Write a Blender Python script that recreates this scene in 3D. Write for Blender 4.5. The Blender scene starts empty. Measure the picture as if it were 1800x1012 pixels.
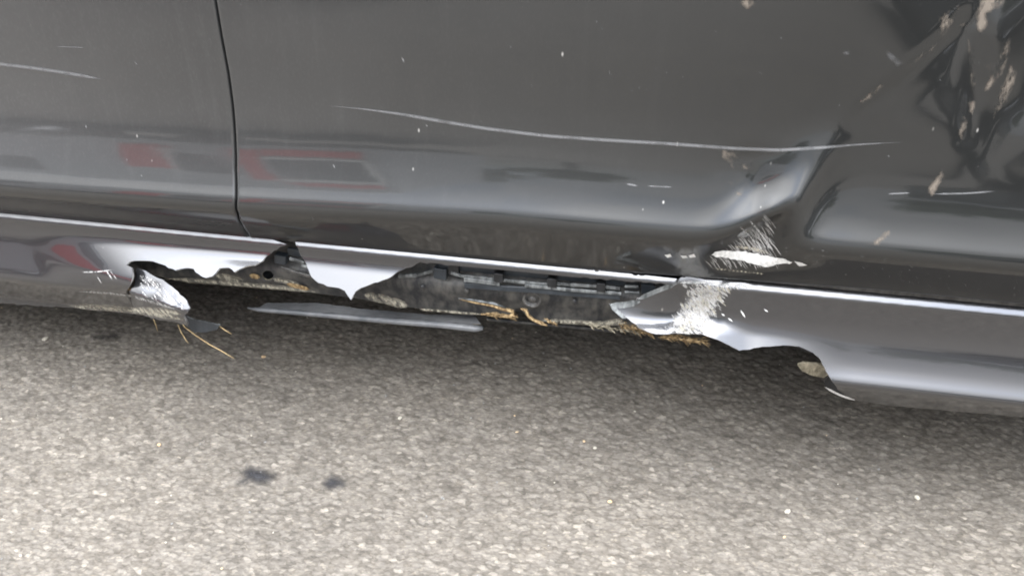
import bpy, bmesh, math, random
import numpy as np
from mathutils import Vector, Matrix
from mathutils.geometry import delaunay_2d_cdt
random.seed(7); rng = np.random.default_rng(11)
scn = bpy.context.scene
COL = scn.collection

# ------------------------------------------------------------------ camera
CAM = (0.0, -0.84, 0.85); YAW, PITCH, ROLL, FPX = -10.49, 33.8, -0.12, 1498.0
W, H = 1800, 1012
_y, _t, _r = np.radians([YAW, PITCH, ROLL])
cC = np.array(CAM)
cF = np.array([np.sin(_y)*np.cos(_t), np.cos(_y)*np.cos(_t), -np.sin(_t)])
_R0 = np.array([np.cos(_y), -np.sin(_y), 0]); _U0 = np.cross(_R0, cF)
cR = _R0*np.cos(_r)+_U0*np.sin(_r); cU = _U0*np.cos(_r)-_R0*np.sin(_r)
cd = bpy.data.cameras.new('camera'); cam = bpy.data.objects.new('camera', cd); COL.objects.link(cam)
cd.sensor_width = 36; cd.lens = 36*FPX/W; cd.clip_start = 0.02; cd.clip_end = 2000
m = Matrix.Identity(4)
for i in range(3):
    m[i][0], m[i][1], m[i][2], m[i][3] = cR[i], cU[i], -cF[i], cC[i]
cam.matrix_world = m
scn.camera = cam

# ------------------------------------------------------------------ light and exposure
SUN_EL, SUN_AZ = 84.0, -14.0           # azimuth measured from -y (behind the photographer) towards +x
sd = Vector((math.sin(math.radians(SUN_AZ))*math.cos(math.radians(SUN_EL)),
             -math.cos(math.radians(SUN_AZ))*math.cos(math.radians(SUN_EL)), math.sin(math.radians(SUN_EL))))
sl = bpy.data.lights.new('sun', 'SUN'); so = bpy.data.objects.new('sun', sl); COL.objects.link(so)
sl.energy = 0.5; sl.angle = math.radians(55); sl.color = (1, .965, .92)
so.rotation_euler = sd.to_track_quat('Z', 'Y').to_euler()
world = bpy.data.worlds.new('World'); scn.world = world; world.use_nodes = True
nt = world.node_tree; nt.nodes.clear()
def N(t, typ, **kw):
    n = t.nodes.new(typ)
    for k, v in kw.items():
        if k in n.inputs: n.inputs[k].default_value = v
        else: setattr(n, k, v)
    return n
out = N(nt, 'ShaderNodeOutputWorld'); bg = N(nt, 'ShaderNodeBackground'); bg.inputs['Strength'].default_value = 0.11
sky = N(nt, 'ShaderNodeTexSky', sky_type='NISHITA'); sky.sun_disc = False
sky.sun_elevation = math.radians(SUN_EL)
sky.sun_rotation = math.atan2(sd.x, sd.y)
tc = N(nt, 'ShaderNodeTexCoord')
noi = N(nt, 'ShaderNodeTexNoise'); noi.inputs['Scale'].default_value = 2.3; noi.inputs['Detail'].default_value = 5
nt.links.new(tc.outputs['Generated'], noi.inputs['Vector'])
cr = N(nt, 'ShaderNodeValToRGB'); cr.color_ramp.elements[0].position = .36; cr.color_ramp.elements[1].position = .56
nt.links.new(noi.outputs['Fac'], cr.inputs['Fac'])
cr.color_ramp.elements[0].color = (.55, .55, .55, 1)
cr2 = N(nt, 'ShaderNodeValToRGB'); cr2.color_ramp.elements[0].position = .3; cr2.color_ramp.elements[1].position = .75
cr2.color_ramp.elements[0].color = (3.6, 3.75, 4.0, 1); cr2.color_ramp.elements[1].color = (7.0, 7.05, 7.2, 1)
nt.links.new(noi.outputs['Fac'], cr2.inputs['Fac'])
mx = N(nt, 'ShaderNodeMixRGB'); nt.links.new(cr.outputs['Color'], mx.inputs['Fac'])
nt.links.new(sky.outputs['Color'], mx.inputs['Color1']); nt.links.new(cr2.outputs['Color'], mx.inputs['Color2'])
dot = N(nt, 'ShaderNodeVectorMath', operation='DOT_PRODUCT'); dot.inputs[1].default_value = sd
nt.links.new(tc.outputs['Generated'], dot.inputs[0])
mr = N(nt, 'ShaderNodeMapRange', interpolation_type='SMOOTHSTEP'); mr.inputs['From Min'].default_value = .35; mr.inputs['From Max'].default_value = 1.0
mr.inputs['To Min'].default_value = 1.0; mr.inputs['To Max'].default_value = 7.5
nt.links.new(dot.outputs['Value'], mr.inputs['Value'])
sep = N(nt, 'ShaderNodeSeparateXYZ'); nt.links.new(tc.outputs['Generated'], sep.inputs[0])
zr_ = N(nt, 'ShaderNodeMapRange'); zr_.inputs['From Min'].default_value = 0; zr_.inputs['From Max'].default_value = .95
zr_.inputs['To Min'].default_value = 1.45; zr_.inputs['To Max'].default_value = 2.3; nt.links.new(sep.outputs['Z'], zr_.inputs['Value'])
mm_ = N(nt, 'ShaderNodeMath', operation='MULTIPLY'); nt.links.new(mr.outputs['Result'], mm_.inputs[0]); nt.links.new(zr_.outputs['Result'], mm_.inputs[1])
mul = N(nt, 'ShaderNodeVectorMath', operation='SCALE'); nt.links.new(mx.outputs['Color'], mul.inputs[0]); nt.links.new(mm_.outputs[0], mul.inputs['Scale'])
nt.links.new(mul.outputs['Vector'], bg.inputs['Color']); nt.links.new(bg.outputs['Background'], out.inputs['Surface'])
vs = scn.view_settings; vs.view_transform = 'Standard'; vs.look = 'None'; vs.gamma = 1; vs.exposure = 0.6; vs.use_curve_mapping = False
scn.render.engine = 'CYCLES'
scn.cycles.filter_width = 1.9

# ------------------------------------------------------------------ helpers
def tag(o, label=None, cat=None, group=None, kind=None):
    if label: o['label'] = label
    if cat: o['category'] = cat
    if group: o['group'] = group
    if kind: o['kind'] = kind
    return o
def empty(name, loc, label, cat, group=None):
    o = bpy.data.objects.new(name, None); COL.objects.link(o); o.location = loc
    return tag(o, label, cat, group)
def mesh(name, V, F, mat, parent=None, smooth=True, mi=None, kind=None, label=None):
    me = bpy.data.meshes.new(name)
    V = np.asarray(V, dtype=np.float32)
    if parent is not None: V = V-np.array(parent.matrix_basis.translation, dtype=np.float32) if parent.parent is None else V
    me.from_pydata(V.tolist(), [], F)
    mats = mat if isinstance(mat, (list, tuple)) else [mat]
    for k in mats: me.materials.append(k)
    if mi is not None: me.polygons.foreach_set('material_index', mi)
    if smooth: me.polygons.foreach_set('use_smooth', [True]*len(me.polygons))
    me.update()
    o = bpy.data.objects.new(name, me); COL.objects.link(o)
    if parent is not None: o.parent = parent
    if kind: o['kind'] = kind
    if label: o['label'] = label
    return o
def ray(u, v):
    u = np.asarray(u, float)[..., None]; v = np.asarray(v, float)[..., None]
    d = cF+cR*(u-W/2)/FPX-cU*(v-H/2)/FPX
    return d/np.linalg.norm(d, axis=-1, keepdims=True)
def at(u, v, y=0.0):
    d = ray(u, v); y = np.asarray(y, float)
    return cC+d*((y-cC[1])/d[..., 1])[..., None]
def ground_at(u, v, z=0.0):
    d = ray(u, v); return cC+d*((z-cC[2])/d[..., 2])[..., None]
def sstep(a, b, x):
    t = np.clip((np.asarray(x, float)-a)/(b-a), 0, 1); return t*t*(3-2*t)
def seg_dist(px, py, poly):
    best = np.full(np.shape(px), 1e9)
    for (x0, y0), (x1, y1) in zip(poly[:-1], poly[1:]):
        dx, dy = x1-x0, y1-y0
        t = np.clip(((px-x0)*dx+(py-y0)*dy)/(dx*dx+dy*dy+1e-12), 0, 1)
        best = np.minimum(best, np.hypot(px-x0-t*dx, py-y0-t*dy))
    return best
def vnoise(x, y, seed=0):
    xi = np.floor(x).astype(int); yi = np.floor(y).astype(int); fx = x-xi; fy = y-yi
    def h(a, b):
        n = (a*374761393+b*668265263+seed*974634777) & 0xffffffff
        n = ((n ^ (n >> 13))*1274126177) & 0xffffffff
        return ((n ^ (n >> 16)) & 0xffff)/65535.0
    fx = fx*fx*(3-2*fx); fy = fy*fy*(3-2*fy)
    return (h(xi, yi)*(1-fx)+h(xi+1, yi)*fx)*(1-fy)+(h(xi, yi+1)*(1-fx)+h(xi+1, yi+1)*fx)*fy

# ------------------------------------------------------------------ materials
def new_mat(name):
    m = bpy.data.materials.new(name); m.use_nodes = True
    t = m.node_tree; b = t.nodes['Principled BSDF']; return m, t, b
def ramp(t, fac, stops):
    r = t.nodes.new('ShaderNodeValToRGB'); e = r.color_ramp.elements
    while len(e) < len(stops): e.new(.5)
    for k, (p, c) in enumerate(stops):
        e[k].position = p; e[k].color = (*c, 1) if len(c) == 3 else c
    t.links.new(fac, r.inputs['Fac']); return r.outputs['Color']
def noise(t, scale, detail=3, rough=.55, mapping=None, dist=0):
    n = t.nodes.new('ShaderNodeTexNoise'); n.inputs['Scale'].default_value = scale; n.inputs['Detail'].default_value = detail
    n.inputs['Roughness'].default_value = rough; n.inputs['Distortion'].default_value = dist
    g = t.nodes.new('ShaderNodeNewGeometry')
    src = g.outputs['Position']
    if mapping:
        mp = t.nodes.new('ShaderNodeMapping'); mp.inputs['Scale'].default_value = mapping[0]; mp.inputs['Rotation'].default_value = mapping[1]
        t.links.new(src, mp.inputs['Vector']); src = mp.outputs['Vector']
    t.links.new(src, n.inputs['Vector']); return n.outputs['Fac']
def mixc(t, fac, a, b, mode='MIX'):
    n = t.nodes.new('ShaderNodeMixRGB'); n.blend_type = mode
    for k, s in (('Fac', fac), ('Color1', a), ('Color2', b)):
        if hasattr(s, 'links'): t.links.new(s, n.inputs[k])
        elif isinstance(s, (int, float)): n.inputs[k].default_value = s
        else: n.inputs[k].default_value = (*s, 1)
    return n.outputs['Color']
def bump(t, h, b, strength=.3, dist=.001, normal=None):
    n = t.nodes.new('ShaderNodeBump'); n.inputs['Strength'].default_value = strength; n.inputs['Distance'].default_value = dist
    t.links.new(h, n.inputs['Height']); t.links.new(n.outputs['Normal'], b.inputs['Normal']); return n
def paint_mat(name, col, metallic=.55, rough=.38, dust=.5, coat_r=.045):
    m, t, b = new_mat(name)
    b.inputs['Metallic'].default_value = metallic; b.inputs['Roughness'].default_value = rough
    b.inputs['Coat Weight'].default_value = 1; b.inputs['Coat Roughness'].default_value = coat_r; b.inputs['Coat IOR'].default_value = 1.54; b.inputs['Specular IOR Level'].default_value = .1
    big = ramp(t, noise(t, 5, 4), [(.35, (0, 0, 0)), (.7, (1, 1, 1))])
    st = ramp(t, noise(t, 60, 3, .6, ((1, 1, .06), (0, .09, 0))), [(.55, (0, 0, 0)), (.82, (1, 1, 1))])
    fine = ramp(t, noise(t, 420, 2, .6, ((1, 1, .5), (0, .2, 0))), [(.5, (0, 0, 0)), (.8, (1, 1, 1))])
    d1 = mixc(t, .55, big, st); d2 = mixc(t, .35, d1, fine)
    # sparse chips and specks of dried dust
    vo = t.nodes.new('ShaderNodeTexVoronoi'); vo.inputs['Scale'].default_value = 55
    g = t.nodes.new('ShaderNodeNewGeometry'); mp = t.nodes.new('ShaderNodeMapping'); mp.inputs['Scale'].default_value = (1, 1, .45); mp.inputs['Rotation'].default_value = (0, -.35, 0)
    t.links.new(g.outputs['Position'], mp.inputs['Vector']); t.links.new(mp.outputs['Vector'], vo.inputs['Vector'])
    sp = ramp(t, vo.outputs['Distance'], [(0, (1, 1, 1)), (.075, (0, 0, 0))])
    se = t.nodes.new('ShaderNodeSeparateColor'); t.links.new(vo.outputs['Color'], se.inputs['Color'])
    spm = ramp(t, se.outputs['Red'], [(.80, (0, 0, 0)), (.86, (1, 1, 1))])
    spk = mixc(t, 1, sp, spm, 'MULTIPLY')
    # dust film, graded to paint in the darker reflections at right and low down
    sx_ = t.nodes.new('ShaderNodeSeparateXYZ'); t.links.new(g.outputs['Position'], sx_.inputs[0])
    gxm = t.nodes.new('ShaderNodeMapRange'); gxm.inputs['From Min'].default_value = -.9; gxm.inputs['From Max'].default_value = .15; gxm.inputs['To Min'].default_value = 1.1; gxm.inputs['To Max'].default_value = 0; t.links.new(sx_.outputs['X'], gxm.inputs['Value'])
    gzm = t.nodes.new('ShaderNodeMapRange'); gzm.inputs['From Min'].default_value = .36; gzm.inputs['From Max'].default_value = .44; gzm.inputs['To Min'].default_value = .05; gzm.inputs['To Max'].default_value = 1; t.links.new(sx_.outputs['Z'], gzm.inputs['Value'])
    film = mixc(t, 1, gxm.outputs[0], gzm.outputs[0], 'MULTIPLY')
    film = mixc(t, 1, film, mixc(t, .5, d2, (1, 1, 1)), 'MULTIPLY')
    dust_shade = mixc(t, 1, film, (dust*.42,)*3, 'MULTIPLY')
    c = mixc(t, dust_shade, col, (.335, .335, .33)); c = mixc(t, mixc(t, 1, spk, (.75,)*3, 'MULTIPLY'), c, (.6, .58, .54))
    t.links.new(c, b.inputs['Base Color'])
    mm = mixc(t, 1, mixc(t, 1, d2, (dust*.5,)*3, 'MULTIPLY'), (1, 1, 1), 'MULTIPLY')
    rr = mixc(t, mm, (coat_r,)*3, (.16,)*3); t.links.new(rr, b.inputs['Coat Roughness'])
    cw = mixc(t, mixc(t, 1, spk, (1,)*3, 'MULTIPLY'), (1, 1, 1), (0, 0, 0)); t.links.new(cw, b.inputs['Coat Weight'])
    bn = t.nodes.new('ShaderNodeBump'); bn.inputs['Strength'].default_value = .035; bn.inputs['Distance'].default_value = .001
    t.links.new(noise(t, 55, 2), bn.inputs['Height']); t.links.new(bn.outputs['Normal'], b.inputs['Coat Normal'])
    return m
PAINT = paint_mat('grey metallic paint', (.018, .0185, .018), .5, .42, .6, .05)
SILLP = paint_mat('grey sill paint', (.075, .075, .078), .8, .25, .4, .04)
def dirty(name, c1, c2, rough=.6, metallic=0, scale=60, stops=(.4, .7), spec=.4, streak=True, bstr=.25):
    m, t, b = new_mat(name)
    f = noise(t, scale, 5, .65, ((1, 1, .35), (0, .35, 0)) if streak else None)
    t.links.new(ramp(t, f, [(stops[0], c1), (stops[1], c2)]), b.inputs['Base Color'])
    b.inputs['Roughness'].default_value = rough; b.inputs['Metallic'].default_value = metallic
    b.inputs['Specular IOR Level'].default_value = spec
    bump(t, noise(t, scale*4, 3), b, bstr, .001); return m
RAWEDGE = dirty('torn plastic edge', (.16, .16, .16), (.5, .49, .46), .55, 0, 180)
BLACKP = dirty('black plastic', (.008, .0085, .009), (.022, .023, .025), .42, 0, 50)
BLUEP = dirty('blue grey plastic', (.016, .02, .024), (.036, .042, .048), .38, 0, 40)
DULL = dirty('grey trim plastic', (.035, .033, .031), (.10, .096, .088), .45, 0, 90)
PALE = dirty('scuffed pale plastic', (.04, .043, .043), (.22, .23, .225), .4, 0, 120)
INNER = dirty('dusty inner metal', (.018, .019, .021), (.11, .105, .093), .5, .25, 75, (.38, .78))
DUSTY = dirty('tan road dust', (.13, .115, .08), (.42, .37, .27), .85, 0, 140)
TAN = dirty('torn tan fibre', (.10, .06, .025), (.48, .35, .18), .75, 0, 260)
WHITE = dirty('bare white scrape', (.55, .55, .53), (.9, .89, .86), .5, 0, 300)
SMOOTHG = dirty('weathered grey plastic', (.06, .064, .068), (.14, .14, .14), .4, 0, 25)
RUBBER = dirty('black rubber', (.008, .008, .008), (.02, .02, .02), .6)
def fade_mat(name, col, lo=.42, hi=.6, scale=130, rough=.6, amount=1.0, mapping=None):
    m, t, b = new_mat(name)
    f = ramp(t, noise(t, scale, 4, .65, mapping), [(lo, (0, 0, 0)), (hi, (amount,)*3)])
    b.inputs['Base Color'].default_value = (*col, 1); b.inputs['Roughness'].default_value = rough
    at_ = t.nodes.new('ShaderNodeAttribute'); at_.attribute_name = 'edge'
    t.links.new(mixc(t, 1, f, at_.outputs['Color'], 'MULTIPLY'), b.inputs['Alpha']); return m
SCRATCH = fade_mat('fine paint scratch', (.15, .15, .15), .15, .5, 60, .5, .75)
SCUFF = fade_mat('white rub marks', (.5, .49, .47), .38, .62, 330, .6, .85, ((1, 1, .25), (0, .7, 0)))
TANREFL = fade_mat('painted tan reflection', (.13, .108, .085), .44, .58, 75, .85, .85, ((1, 1, .45), (0, .5, 0)))
GREYFILM = fade_mat('grey dust film', (.17, .17, .17), .3, .7, 60, .6, .6)
PALEDUST = fade_mat('pale road dust', (.42, .39, .31), .36, .62, 170, .9, .9, ((1, 1, .4), (0, .5, 0)))
CHIPS = fade_mat('pale stone chips', (.2, .2, .195), .1, .3, 120, .6, .6)
LINES = fade_mat('thin scrape lines', (.5, .49, .47), .15, .5, 120, .5, .8)
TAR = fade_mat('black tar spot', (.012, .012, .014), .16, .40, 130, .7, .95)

# ------------------------------------------------------------------ door surface
def integrate(ctrl, y0):
    zz = np.arange(ctrl[0][0], ctrl[-1][0]+1e-6, .0004)
    tt = np.interp(zz, [c[0] for c in ctrl], [c[1] for c in ctrl])
    ker = np.exp(-np.linspace(-2, 2, 13)**2); ker /= ker.sum()
    tt = np.convolve(np.pad(tt, 6, mode='edge'), ker, 'valid')
    yy = y0+np.r_[0, np.cumsum(np.tan(np.radians(tt))[:-1]*.0004)]
    return zz, yy
DZ, DY = integrate([(.308, -33), (.384, -35), (.391, -27), (.397, -5), (.403, 12), (.411, 29), (.431, 23), (.455, 14), (.475, 9.5), (.499, 5.5), (.520, 2.0), (.56, .3), (.62, 2.2),
                    (.68, 4.5), (.80, 7), (.90, 12), (.93, 20)], .006)
def zbot(x): return np.interp(x, [-.8, -.5, -.1, .25], [.312, .3105, .312, .3300])
DTOP = .92
def zshift(x):
    return np.interp(x, [-.83, -.50, -.155, .25, .6], [-.019, -.0135, 0, .0, .0])
def px_xz(u, v, y=-.015):
    p = at(u, v, y); return float(p[0]), float(p[2])
DENTS = []      # (x, z, rx, rz, rot_deg, depth)
def dent(u, v, ru, rv, rot, depth):
    x, z = px_xz(u, v); DENTS.append((x, z, ru/1270., rv/1270., math.radians(rot), depth))
RIDGES = []     # (polyline xz, width, depth)
def ridge(pts, wpx, depth):
    RIDGES.append(([px_xz(*p) for p in pts], wpx/1270., depth))
# crushed spot low on the door
dent(1312, 300, 28, 34, 20, .0030)
dent(1322, 268, 34, 10, 12, .0010)
dent(1352, 345, 13, 16, 0, -.0012)
# folded metal at the upper right
ridge([(1760, -60), (1690, 60), (1600, 130), (1515, 190), (1490, 225)], 13, .0010)
ridge([(1735, -30), (1716, 150), (1694, 240)], 13, .0016)
ridge([(1860, 60), (1810, 190)], 24, .0022)
FACETS = []     # (polygon xz, x, z of the pivot, slope up, slope along)
def facet(pts, u, v, up, along, soft=30):
    FACETS.append(([px_xz(*p) for p in pts], *px_xz(u, v), math.tan(math.radians(up)), math.tan(math.radians(along)), soft/1270.))
facet([(1470, 262), (1600, 140), (1700, 50), (1715, 150), (1690, 262), (1660, 310), (1580, 305), (1480, 290)], 1600, 260, 3.0, 0)
facet([(1722, 60), (1860, -60), (1860, 100), (1720, 330), (1700, 280)], 1760, 120, -4.0, 3)
def door_y(x, z):
    x = np.asarray(x, float); z = np.asarray(z, float)
    w = sstep(.312, .375, z)*(1-sstep(.46, .60, z))
    # the blow pushed the lower crease up into a hump that leans to the right
    xc = .119+.40*(z-.395); q = x-xc; hump = .044*np.exp(-np.abs(q/np.where(q < 0, .038, .022))**1.8)
    zq = z-zshift(x)*w-hump*sstep(.312, .432, z)*(1-sstep(.455, .60, z))
    DEEP = .003*np.exp(-(q/.045)**2)*sstep(.34, .40, z)*(1-sstep(.43, .50, z))
    CORNER = .016*sstep(.50, .67, z+.25*(x-.3))*sstep(.14, .34, x)+.0022*(vnoise(x*14+3, z*11, 9)-.5)*sstep(.17, .28, x)*sstep(.49, .56, z)
    y = np.interp(zq, DZ, DY)+DEEP+CORNER
    for (cx, cz, rx, rz, ro, dp) in DENTS:
        a = (x-cx)*math.cos(ro)+(z-cz)*math.sin(ro); b = -(x-cx)*math.sin(ro)+(z-cz)*math.cos(ro)
        y = y+dp*np.exp(-(a/rx)**2-(b/rz)**2)
    for poly, wd, dp in RIDGES:
        d = seg_dist(x, z, poly); y = y+dp*np.exp(-(d/wd)**2)*sstep(.475, .56, z)
    for poly, cx, cz, su, sa, sf in FACETS:
        near = (np.abs(x-cx) < .35)
        if not np.any(near): continue
        ins = inside(x, z, poly); d = seg_dist(x, z, poly+[poly[0]])
        mk = sstep(-1, 1, np.where(ins, d, -d)/sf)
        y = y+mk*sstep(.47, .56, z)*(su*(z-cz)+sa*(x-cx))
    # faint waviness of the sheet
    y = y+.0005*(vnoise(x*9, z*9, 3)-.5)+.00025*(vnoise(x*25, z*22, 5)-.5)*sstep(.33, .4, z)
    return y
def door_hit(u, v, lift=.0007):
    u = np.asarray(u, float); v = np.asarray(v, float); d = ray(u, v)
    y = np.zeros(u.shape)-.01
    for k in range(40):
        t = (y-cC[1])/d[..., 1]; P = cC+d*t[..., None]
        y = y*.45+.55*door_y(P[..., 0], np.clip(P[..., 2], .309, DTOP))
    t = (y-lift-cC[1])/d[..., 1]
    return cC+d*t[..., None]

# ------------------------------------------------------------------ sill surface (polyline profiles blended along the car)
def sill_profile(k):
    a, b = (.292, .268), (.232, .204)
    za = a[0]*(1-k)+a[1]*k
    zc = .2135*(1-k)+.2035*k
    led = [(.030, .3168), (.016, .3160), (.0080, .3157), (.0068, .3150), (.0040, .3120), (.0012, .3090), (.0002, .3078), (-.0002, .307)]
    z = np.arange(.307, .140, -.0006)
    L_ = np.interp(z, [.150, .236, .240, .245, .2505, .2545, .283, .289, .296, .31], [-38, -37, -26, 16, 24, 39, 39, 28, 2, -5])
    if k < 0: L_ = np.interp(z, [.150, .218, .222, .227, .24, .27, .283, .292, .31], [-38, -37, -26, 14, 20, 19, 12, 2, -5]); k = 0
    R_ = np.interp(z, [.150, .2055, .2095, .2145, .232, .248, .258, .272, .31], [-38, -37, -26, 30, 37, 36, 20, 2, -5])
    if k == 2: R_ = np.interp(z, [.150, .202, .206, .211, .216, .228, .246, .260, .274, .31], [-38, -37, -26, 30, 37, 29, 22, 11, 2, -5]); k = 1
    tl = L_*(1-k)+R_*k
    y = -.0002-np.cumsum(np.tan(np.radians(tl)))*.0006
    return np.r_[np.array(led), np.c_[y, z]]
SP = [sill_profile(k/10.) for k in range(11)]
SPL = sill_profile(-1)
SPR = sill_profile(2)
def sill_hit(u, v, off=0.0):
    """point where the ray through the picture position meets the sill; off (m) moves it along the ray"""
    u = np.atleast_1d(np.asarray(u, float)); v = np.atleast_1d(np.asarray(v, float)); D = ray(u, v)
    off = np.broadcast_to(off, u.shape); R = np.zeros((len(u), 3))
    for i in range(len(u)):
        k = float(sstep(760, 1080, u[i]))*10; k0 = min(int(k), 9); f = k-k0
        pr = SP[k0]*(1-f)+SP[k0+1]*f
        if u[i] > 1300: w = float(sstep(1320, 1500, u[i])); pr = pr*(1-w)+SPR*w
        if u[i] < 260: w = float(sstep(40, 250, u[i]+(v[i]-440)*-.6)); pr = SPL*(1-w)+pr*w
        d = D[i]
        # signed distance of each profile point from the ray in the y-z plane
        s = (pr[:, 0]-cC[1])*d[2]-(pr[:, 1]-cC[2])*d[1]
        idx = np.nonzero(s[:-1]*s[1:] <= 0)[0]
        if len(idx):
            j = min(idx, key=lambda q: pr[q, 0]); w = s[j]/(s[j]-s[j+1]+1e-15); yy = pr[j, 0]+w*(pr[j+1, 0]-pr[j, 0])
        else:
            yy = pr[0, 0] if abs(s[0]) < abs(s[-1]) else pr[-1, 0]
        R[i] = cC+d*((yy-cC[1])/d[1]+off[i])
    return R

def jag(poly, step=7, amp=1.2, closed=True, smoothidx=()):
    """subdivide a polygon and roughen it a little"""
    out = []; n = len(poly)
    for i in range(n if closed else n-1):
        (x0, y0), (x1, y1) = poly[i][:2], poly[(i+1) % n][:2]
        L = math.hypot(x1-x0, y1-y0); k = max(1, int(L/step))
        rough = not (len(poly[i]) > 2 and poly[i][2] == 's')
        for j in range(k):
            t = j/k; a = amp if (rough and j) else 0
            out.append((x0+(x1-x0)*t+random.uniform(-a, a), y0+(y1-y0)*t+random.uniform(-a, a)))
    if not closed: out.append(poly[-1][:2])
    return out
def inside(px, py, poly):
    r = np.zeros(np.shape(px), bool); n = len(poly)
    for i in range(n):
        x0, y0 = poly[i]; x1, y1 = poly[(i+1) % n]
        if y0 == y1: continue
        c = ((y0 > py) != (y1 > py)) & (px < (x1-x0)*(py-y0)/(y1-y0)+x0); r ^= c
    return r
def sheet(name, poly, depth, mat, parent, step=6, thick=.0025, edge=None, amp=1.2, holes=(), kind=None, label=None, seg=6, back=None, attr=0):
    """a real sheet: outline in picture coordinates, every point carried to the surface that depth() returns, given a thickness"""
    B = jag(poly, seg, amp)
    us = np.array([p[0] for p in B]); vs_ = np.array([p[1] for p in B])
    gu, gv = np.meshgrid(np.arange(us.min(), us.max(), step), np.arange(vs_.min(), vs_.max(), step))
    gu = gu.ravel()+(rng.random(gu.size)-.5)*.1; gv = gv.ravel()+(rng.random(gv.size)-.5)*.1
    ok = inside(gu, gv, B) & (seg_dist(gu, gv, B+[B[0]]) > step*.5)
    pts = [Vector(p) for p in B]+[Vector((a, b)) for a, b in zip(gu[ok], gv[ok])]
    cons = [(i, (i+1) % len(B)) for i in range(len(B))]
    hv = []
    for hp in holes:
        o = len(pts); pts += [Vector(p) for p in hp]; cons += [(o+i, o+(i+1) % len(hp)) for i in range(len(hp))]
    V2, E, F, *_ = delaunay_2d_cdt(pts, cons, [], 1 if False else 0, 1e-4)
    V2 = np.array([[p.x, p.y] for p in V2]); F = [tuple(f) for f in F]
    cen = np.array([V2[list(f)].mean(0) for f in F]); keep = inside(cen[:, 0], cen[:, 1], B)
    for hp in holes: keep &= ~inside(cen[:, 0], cen[:, 1], hp)
    F = [f for f, k in zip(F, keep) if k]
    used = sorted({i for f in F for i in f}); rm = {a: b for b, a in enumerate(used)}
    V2 = V2[used]; F = [tuple(rm[i] for i in f) for f in F]
    P = depth(V2[:, 0], V2[:, 1])
    # face the camera
    f0 = F[len(F)//2]; nrm = np.cross(P[f0[1]]-P[f0[0]], P[f0[2]]-P[f0[0]])
    if np.dot(nrm, P[f0[0]]-cC) > 0: F = [f[::-1] for f in F]
    V = [tuple(p) for p in P]; mi = [0]*len(F)
    if thick > 0:
        nn = np.zeros_like(P)
        for f in F:
            c = np.cross(P[f[1]]-P[f[0]], P[f[2]]-P[f[0]])
            for i in f: nn[i] += c
        nn /= np.linalg.norm(nn, axis=1, keepdims=True)+1e-12
        n = len(P); V += [tuple(p) for p in P-nn*thick]
        cnt = {}
        for f in F:
            for a, b in ((f[0], f[1]), (f[1], f[2]), (f[2], f[0])): cnt[(a, b)] = 1
        F2 = [tuple(i+n for i in f[::-1]) for f in F]
        # the rim has its own vertices so that it shades crisply
        RI = []; rm2 = {}
        def dupv(i):
            if i not in rm2: rm2[i] = len(V); V.append(V[i])
            return rm2[i]
        for (a, b) in list(cnt):
            if (b, a) not in cnt: RI.append((dupv(b), dupv(a), dupv(a+n), dupv(b+n)))
        mi += [2]*len(F2)+[1]*len(RI); F = F+F2+RI
    mats = [mat, edge or mat, back or edge or mat]
    o = mesh(name, V, F, mats, parent, True, mi, kind, label)
    if attr:
        e = np.clip(seg_dist(V2[:, 0], V2[:, 1], B+[B[0]])/attr, 0, 1); e = np.r_[e, np.ones(len(V)-len(e))]
        ca = o.data.color_attributes.new('edge', 'FLOAT_COLOR', 'POINT')
        ca.data.foreach_set('color', np.repeat(e, 4).astype(np.float32))
    return o
def ribbon(segs, hit, mat, name, parent, kind=None, label=None):
    """thin marks lying on a surface: segs = list of (points, width px)"""
    V = []; F = []; A = []
    for pts, wd in segs:
        pts = np.array(pts, float); L = np.r_[0, np.cumsum(np.hypot(*np.diff(pts, axis=0).T))]; n = max(3, int(L[-1]/6)+2)
        s = np.linspace(0, L[-1], n); q = np.c_[np.interp(s, L, pts[:, 0]), np.interp(s, L, pts[:, 1])]
        if n > 8 and len(pts) > 2:
            ker = np.ones(5)/5; q2 = np.c_[np.convolve(np.pad(q[:, 0], 2, 'edge'), ker, 'valid'), np.convolve(np.pad(q[:, 1], 2, 'edge'), ker, 'valid')]; q2[0] = q[0]; q2[-1] = q[-1]; q = q2
        t = np.gradient(q, axis=0); t /= np.linalg.norm(t, axis=1, keepdims=True)+1e-9; nn = np.c_[-t[:, 1], t[:, 0]]
        w = wd/2*np.minimum(1, np.minimum(s, L[-1]-s)/(L[-1]*.18+1e-6)+.12)
        rows = [hit((q+nn*(w*k)[:, None])[:, 0], (q+nn*(w*k)[:, None])[:, 1]) for k in (-1, 0, 1)]
        o = len(V)
        for r, al in zip(rows, (.35, 1, .35)):
            V += [tuple(p) for p in r]; A += [al*min(1, x) for x in (np.minimum(s, L[-1]-s)/(L[-1]*.1+1e-6)+.3)]
        for r in range(2):
            for i in range(n-1): F.append((o+r*n+i, o+r*n+i+1, o+(r+1)*n+i+1, o+(r+1)*n+i))
    ob = mesh(name, V, F, mat, parent, True, None, kind, label)
    ca = ob.data.color_attributes.new('edge', 'FLOAT_COLOR', 'POINT')
    ca.data.foreach_set('color', np.repeat(np.array(A), 4).astype(np.float32)); return ob
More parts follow.
